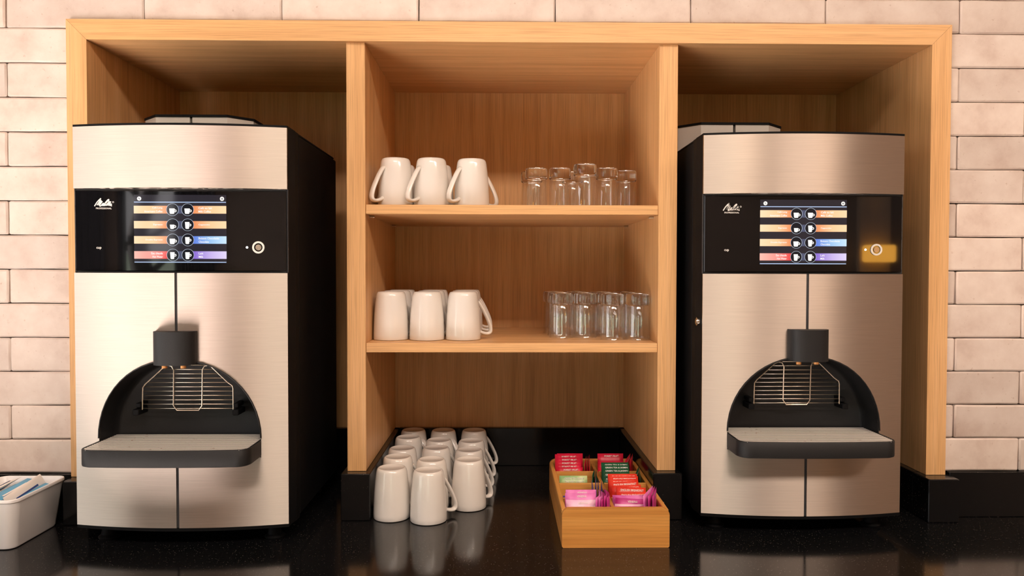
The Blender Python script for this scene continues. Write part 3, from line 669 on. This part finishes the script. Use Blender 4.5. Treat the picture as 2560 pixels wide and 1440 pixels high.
B_CRIM = bag_mat('crimson_paper', srgb(190, 16, 48), srgb(214, 28, 66)); B_RED = bag_mat('red_paper', srgb(206, 40, 26), srgb(226, 60, 38)); B_PINK = bag_mat('pink_paper', srgb(208, 92, 170), srgb(236, 140, 200)); B_MAG = bag_mat('magenta_paper', srgb(180, 40, 120), srgb(214, 80, 160)); B_PALE = bag_mat('pale_pink_paper', srgb(236, 180, 214), srgb(248, 216, 228))
B_DG = bag_mat('dark_green_paper', srgb(14, 66, 44), srgb(24, 92, 58)); B_LG = bag_mat('light_green_paper', srgb(120, 176, 116), srgb(206, 222, 160)); B_BLUE = bag_mat('blue_paper', srgb(52, 48, 130), srgb(90, 84, 170))
BAGME = {}
def bag_mesh(wd, ht, mat, bend):
    key = (wd, ht, mat.name, bend)
    if key in BAGME: return BAGME[key]
    bm = bmesh.new(); nx, nz = 6, 5; F, B = {}, {}
    for i in range(nx + 1):
        for j in range(nz + 1):
            a, c = i / nx, j / nz; th = .0016 * (sin(pi * a) * sin(pi * c)) ** .6 + .00015; by = bend * (a - .5) ** 2 * .02
            p = ((a - .5) * wd, by, c * ht); F[i, j] = bm.verts.new((p[0], p[1] - th, p[2])); B[i, j] = bm.verts.new((p[0], p[1] + th, p[2]))
    for i in range(nx):
        for j in range(nz):
            bm.faces.new((F[i, j], F[i + 1, j], F[i + 1, j + 1], F[i, j + 1])); bm.faces.new((B[i, j], B[i, j + 1], B[i + 1, j + 1], B[i + 1, j]))
    for i in range(nx): bm.faces.new((F[i, 0], B[i, 0], B[i + 1, 0], F[i + 1, 0])); bm.faces.new((F[i, nz], F[i + 1, nz], B[i + 1, nz], B[i, nz]))
    for j in range(nz): bm.faces.new((F[0, j], F[0, j + 1], B[0, j + 1], B[0, j])); bm.faces.new((F[nx, j], B[nx, j], B[nx, j + 1], F[nx, j + 1]))
    me = bpy.data.meshes.new('sachet'); bm.normal_update(); bm.to_mesh(me); bm.free(); me.materials.append(mat)
    for p in me.polygons: p.use_smooth = True
    BAGME[key] = me; return me
def bag(x, y, z, lean, wd, ht, mat, txt, label, group, yaw_=0, roll=0, bend=0, tl=2):
    """x, y, z: middle of the lower edge; lean: top tilts away from the viewer (deg)"""
    t = thing('tea_bag', label, 'tea bag', (x, y, z + abs(sin(R(roll))) * wd / 2 + .0006), 0, group)
    t.rotation_euler = (Matrix.Rotation(R(yaw_), 3, 'Z') @ Matrix.Rotation(R(-lean), 3, 'X') @ Matrix.Rotation(R(roll), 3, 'Y')).to_euler()
    obj('sachet', bag_mesh(wd, ht * BH, mat, bend), None, t)
    if txt:
        for k, s in enumerate(txt):
            wt_ = min(wd * .86, len(s) * .0024); text(s, 0.002, -.0019, ht * BH - .0050 - .0058 * k, wt_, .0036, M_LETTER, t)
    return t
FLO = .0062; BH = 1.08
G = 'tea sachets in the bamboo box'
OR6 = ['rearmost', 'second from back', 'third from back', 'fourth from back', 'fifth from back', 'sixth from back', 'frontmost']
# back left: forest fruit
for k, (x, y, ht, le) in enumerate(((.1190, .128, .0735, 10), (.1145, .122, .0735, 10), (.1150, .1165, .0690, 10), (.1145, .112, .0640, 10), (.1140, .1075, .0590, 10), (.1165, .1025, .0545, 10))):
    bag(x, y, FLO, le, .052, ht, B_CRIM, ('FOREST FRUIT',), 'crimson tea sachet, %s of the upright stack in back left compartment' % (OR6[k] if k < 5 else 'frontmost'), G)
for k, (x, yw, ro) in enumerate(((.1500, 80, -3), (.1540, 81, 0), (.1573, 83, 1))):
    bag(x, .132, FLO, 0, .052, .062 + .002 * k, B_CRIM, ('FOREST FRUIT',), 'crimson tea sachet turned sideways in back left compartment, %s' % ('left of the three', 'middle of the three', 'right of the three')[k], G, yaw_=yw, roll=ro)
# back right: forest fruit
for k, (x, y, ht) in enumerate(((.2010, .127, .0735), (.2000, .117, .0610), (.1990, .108, .0520))):
    bag(x, y, FLO, 10, .052, ht, B_CRIM, ('FOREST FRUIT',), 'crimson tea sachet, %s of the upright stack in back right compartment' % ('rearmost', 'middle', 'frontmost')[k], G)
for k, (x, yw) in enumerate(((.2355, 68), (.2425, 74))):
    bag(x, .131, FLO, 0, .052, .067, B_CRIM, ('FOREST FRUIT',), 'crimson tea sachet turned sideways in back right compartment, %s one' % ('left', 'right')[k], G, yaw_=yw, roll=-4)
# second row left: green
bag(.1170, .035, FLO, 12, .0530, .0560, B_LG, ('GREEN TEA ORIENT', 'THE VERT ORIENT'), 'light green tea sachet standing alone in second row left compartment', G)
for k, (x, yw) in enumerate(((.1565, 78), (.1615, 84))):
    bag(x, .056, FLO, 0, .052, .060, B_DG, ('GREEN TEA & JASMIN',), 'dark green tea sachet turned sideways beside middle divider, %s one' % ('left', 'right')[k], G, yaw_=yw, roll=4 * k)
# second row right
for k, (x, y, ht) in enumerate(((.2000, .056, .0735), (.2000, .051, .0700), (.1995, .0465, .0655), (.1990, .042, .0600), (.1990, .037, .0540))):
    bag(x, y, FLO, 14, .053, ht, B_DG, ('GREEN TEA & JASMIN',), 'dark green tea sachet, %s of the stack in second row right compartment' % (OR6[k] if k < 4 else 'frontmost'), G)
bag(.2080, .030, FLO, 14, .0490, .0600, B_LG, ('GREEN TEA ORIENT', 'THE VERT ORIENT'), 'light green tea sachet in front of the dark green stack, right side', G)
bag(.1930, .0265, FLO, 12, .0300, .0450, B_LG, None, 'small light green sachet corner low before the dark green stack', G)
for k, (x, yw) in enumerate(((.2400, 72), (.2450, 80))):
    bag(x, .055, FLO, 0, .050, .062 - .002 * k, B_DG, ('GREEN TEA & JASMIN',), 'dark green tea sachet turned sideways at the right wall, %s one' % ('left', 'right')[k], G, yaw_=yw, roll=-3)
# third row left: blue
for k, (x, yw, ro) in enumerate(((.1440, 86, 2), (.1500, 84, -3), (.1545, 84, 1), (.1605, 83, 3))):
    bag(x, -.030, FLO, 0, .052, (.0600, .0640, .0620, .0600)[k], B_BLUE, ('EARL GREY',), 'blue tea sachet standing sideways in third row left compartment, %s' % ('leftmost', 'second from left', 'third from left', 'rightmost')[k], G, yaw_=yw, roll=ro)
bag(.1150, -.062, FLO, 6, .052, .0490, B_BLUE, None, 'blue tea sachet lying low against the front divider of third row', G)
# third row right: english breakfast
for k, (x, y, ht, ro) in enumerate(((.2010, -.0240, .0735, 0), (.2020, -.029, .0710, 0), (.2020, -.034, .0670, -1), (.2040, -.040, .0640, -3), (.2060, -.046, .0600, -2), (.2090, -.053, .0585, 2), (.2110, -.061, .0535, 0))):
    bag(x, y, FLO, 12, .053, ht, B_RED, ('ENGLISH BREAKFAST',), 'red tea sachet, %s of the stack in third row right compartment' % OR6[k], G, roll=ro)
# front left: verbena
for k, (x, y, ht, m_) in enumerate(((.1165, -.1030, .0690, B_PINK), (.1150, -.108, .0650, B_PINK), (.1160, -.118, .0575, B_PALE), (.1165, -.124, .0500, B_PALE))):
    bag(x, y, FLO, 10, .052, ht, m_, ('VERBENA',), '%s tea sachet, %s of the upright stack in front left compartment' % ('pink' if k < 2 else 'pale pink', ('rearmost', 'second', 'third', 'frontmost')[k]), G, bend=1 if k > 1 else 0)
for k, (x, yw, ro) in enumerate(((.1470, 78, 0), (.1512, 80, 2), (.1552, 81, 1), (.1592, 82, 2), (.1630, 84, 2))):
    bag(x, -.1055, FLO, 0, .052, .0660 - .002 * (k % 3), B_PINK if k < 2 else B_MAG, ('VERBENA',), '%s tea sachet turned sideways in front left compartment, %s' % ('pink' if k < 2 else 'magenta', ('first from left', 'second from left', 'third from left', 'fourth from left', 'fifth from left')[k]), G, yaw_=yw, roll=ro, bend=1)
# front right: verbena
for k, (y, ht, m_, ro) in enumerate(((-.0990, .0590, B_PINK, 0), (-.105, .0580, B_PINK, 2), (-.111, .0560, B_MAG, 3), (-.118, .0500, B_PALE, 1), (-.1235, .0490, B_PINK, -1))):
    bag(.1986, y, FLO, 12, .053, ht, m_, ('VERBENA',) if k in (2,) else None, '%s tea sachet, %s of the low stack in front right compartment' % ({B_PINK: 'pink', B_MAG: 'magenta', B_PALE: 'pale pink'}[m_], ('rearmost', 'second', 'third', 'fourth', 'frontmost')[k]), G, roll=ro, bend=1)
for k, (x, yw, ro) in enumerate(((.2320, 60, -5), (.2368, 66, -4), (.2412, 71, -3))):
    bag(x, -.1000, FLO, 0, .050, .0690 - .001 * k, B_PINK if k == 0 else B_MAG, ('VERBENA',), '%s tea sachet turned sideways at right wall, %s' % ('pink' if k == 0 else 'magenta', ('nearest the stack', 'middle of three', 'against the wall')[k]), G, yaw_=yw, roll=ro)

# ------------------------------------------------------------------ white bins with sugar sticks
def make_bin(xc, label):
    t = thing('storage_bin', label, 'bin', (xc, -.0834, .0002), 0, 'white bins at the left')
    hx, hy, tp = .0582, .0728, .0105
    def lp(ins, z, rad): return [(x, y, z) for x, y in round_rect(-hx + ins, hx - ins, -hy + ins, hy - ins, rad, 6)]
    obj('bin_shell', loft([lp(tp + .004, 0, .012), lp(tp + .001, .0012, .014), lp(tp - .0005, .004, .015), lp(.0012, .0785, .0155), lp(-.0008, .0795, .016), lp(-.0008, .0830, .016), lp(0, .0842, .0155), lp(.0022, .0842, .0135), lp(.0032, .0825, .0125), lp(tp + .0025, .008, .012), lp(tp + .006, .006, .009)]), M_WHITEPL, t, smooth=35)
    return t
make_bin(-.8580, 'white plastic bin of blue sugar sticks beside the left machine'); make_bin(-.9780, 'white plastic bin cut off by the left picture edge')
def stick_mat():
    m, N, L, b = new_mat('blue_white_paper'); tc = N.new('ShaderNodeTexCoord'); sx = N.new('ShaderNodeSeparateXYZ'); L.new(tc.outputs['Generated'], sx.inputs[0])
    n = N.new('ShaderNodeTexNoise'); n.inputs['Scale'].default_value = 5; L.new(tc.outputs['Generated'], n.inputs['Vector'])
    ad = N.new('ShaderNodeMath'); ad.operation = 'MULTIPLY_ADD'; ad.inputs[1].default_value = .5; L.new(n.outputs['Fac'], ad.inputs[0]); L.new(sx.outputs[0], ad.inputs[2])
    r = ramp(N, [(.45, srgb(238, 232, 226)), (.62, srgb(150, 200, 226)), (.8, srgb(86, 164, 206)), (1, srgb(20, 84, 150))]); L.new(ad.outputs[0], r.inputs['Fac']); L.new(r.outputs[0], b.inputs['Base Color']); b.inputs['Roughness'].default_value = .4; return m
M_ST1 = stick_mat(); M_ST2 = pmat('blue_paper_stick', srgb(90, 166, 206), .4); M_ST3 = pmat('white_paper_stick', srgb(240, 234, 228), .4); M_NAVY = pmat('navy_print', srgb(16, 62, 130), .4)
def stick(x, y, z, ln, rotz, tilt, roll, m_, label):
    t = thing('sugar_stick', label, 'sugar stick', (x, y, z), 0, 'sugar sticks in the white bin'); t.rotation_euler = (Matrix.Rotation(R(rotz), 3, 'Z') @ Matrix.Rotation(R(tilt), 3, 'X') @ Matrix.Rotation(R(roll), 3, 'Y')).to_euler()
    loops = []
    for k in range(7):
        a = k / 6; th = .0034 * sin(pi * min(max(a, .06), .94)) ** .5 if 0 < k < 6 else .0003; wd = .0092
        loops.append([(wd * cos(2 * pi * q / 12), (a - .5) * ln, th * sin(2 * pi * q / 12)) for q in range(12)])
    obj('wrapper', loft(loops), m_, t, smooth=50)
    obj('printed_stripe', bm_box(.0030, .0062, -ln * .30, ln * .28, .0026, .0031), M_NAVY if m_ is M_ST3 else M_ST3, t)
ST = [(-.8990, .076, 4, 0, -20, M_ST3, 'white sugar stick leaning at the left wall of the bin'), (-.8900, .073, 3, 1, -30, M_ST1, 'blue edged sugar stick near the left wall of the bin'), (-.8780, .0815, 2, 2, -22, M_ST3, 'white sugar stick on top, left of the middle'), (-.8660, .075, 1, 2, -45, M_ST2, 'blue sugar stick tilted beside the white top one'),
      (-.8500, .080, 2, 3, 10, M_ST2, 'broad blue sugar stick at the middle of the bin'), (-.8370, .073, -1, 1, 18, M_ST1, 'blue and white sugar stick right of the middle'), (-.8290, .0805, 5, 4, 62, M_ST3, 'white sugar stick on edge near the right wall'), (-.8195, .072, 1, 1, 20, M_ST2, 'blue sugar stick low along the right wall of the bin')]
for x, z, rz, tl, rl, m_, lb in ST: stick(x, -.0840, z, .114, rz, tl, rl, m_, lb)
for k in range(6): stick(-.898 + .0165 * k, -.0840, .060 - .005 * (k % 2), .110, 0, 0, 5 * (k - 3), (M_ST2, M_ST1, M_ST3)[k % 3], 'sugar stick in the lower layer of the bin, place %s from left' % ('first', 'second', 'third', 'fourth', 'fifth', 'sixth')[k])

# ------------------------------------------------------------------ rear of the room, seen only in the mirrors of the machines
struct(obj('trim_6', bm_box(2.63, 2.86, RY, RY + .05, FZ, CZ), M_PILASTER))
lamp = thing('wall_lamp', 'amber up and down wall lamp mirrored in the right display', 'lamp', (2.745, RY + .0502, .585))
obj('lamp_body', bm_box(-.10, .10, .001, .12, -.062, .062, .012), M_LAMPBODY, lamp); obj('wall_plate', bm_box(-.05, .05, 0, .001, -.05, .05), M_FRAME, lamp)
spot('wall_lamp_uplight', (2.745, RY + .16, .68), (2.745, RY + .07, 2.0), 9, (1, .55, .2), 50, .6, .03)
tree = thing('tree', 'bare dark tree outside the rear window, mirrored in the left display', 'tree', (-4.55, -8.2, -.72))
obj('trunk', sweep(smooth_path([(0, 0, 0), (.10, 0, .9), (.0, .0, 1.6), (.25, 0, 2.6), (.1, 0, 4)], 4), [.16, .155, .15, .14, .135, .13, .125, .12, .115, .11, .105, .10, .095, .09, .08, .07, .06], [.16, .155, .15, .14, .135, .13, .125, .12, .115, .11, .105, .10, .095, .09, .08, .07, .06], 10), M_BARK, tree, smooth=True)
for q in (((.05, 0, 1.3), (-.4, 0, 1.75), (-.9, .1, 2.5)), ((.05, 0, 1.5), (.45, 0, 1.8), (.8, 0, 2.4)), ((.1, 0, 2.0), (-.3, 0, 2.5), (-.4, 0, 3.2)), ((-.4, 0, 1.75), (-.75, 0, 1.8), (-1.1, 0, 2.1)), ((.02, 0, 1.0), (.4, 0, 1.35), (.62, 0, 1.4))):
    pth = smooth_path(q, 4); obj('branch', sweep(pth, [.05 - .004 * k for k in range(len(pth))], [.05 - .004 * k for k in range(len(pth))], 8), M_BARK, tree, smooth=True)
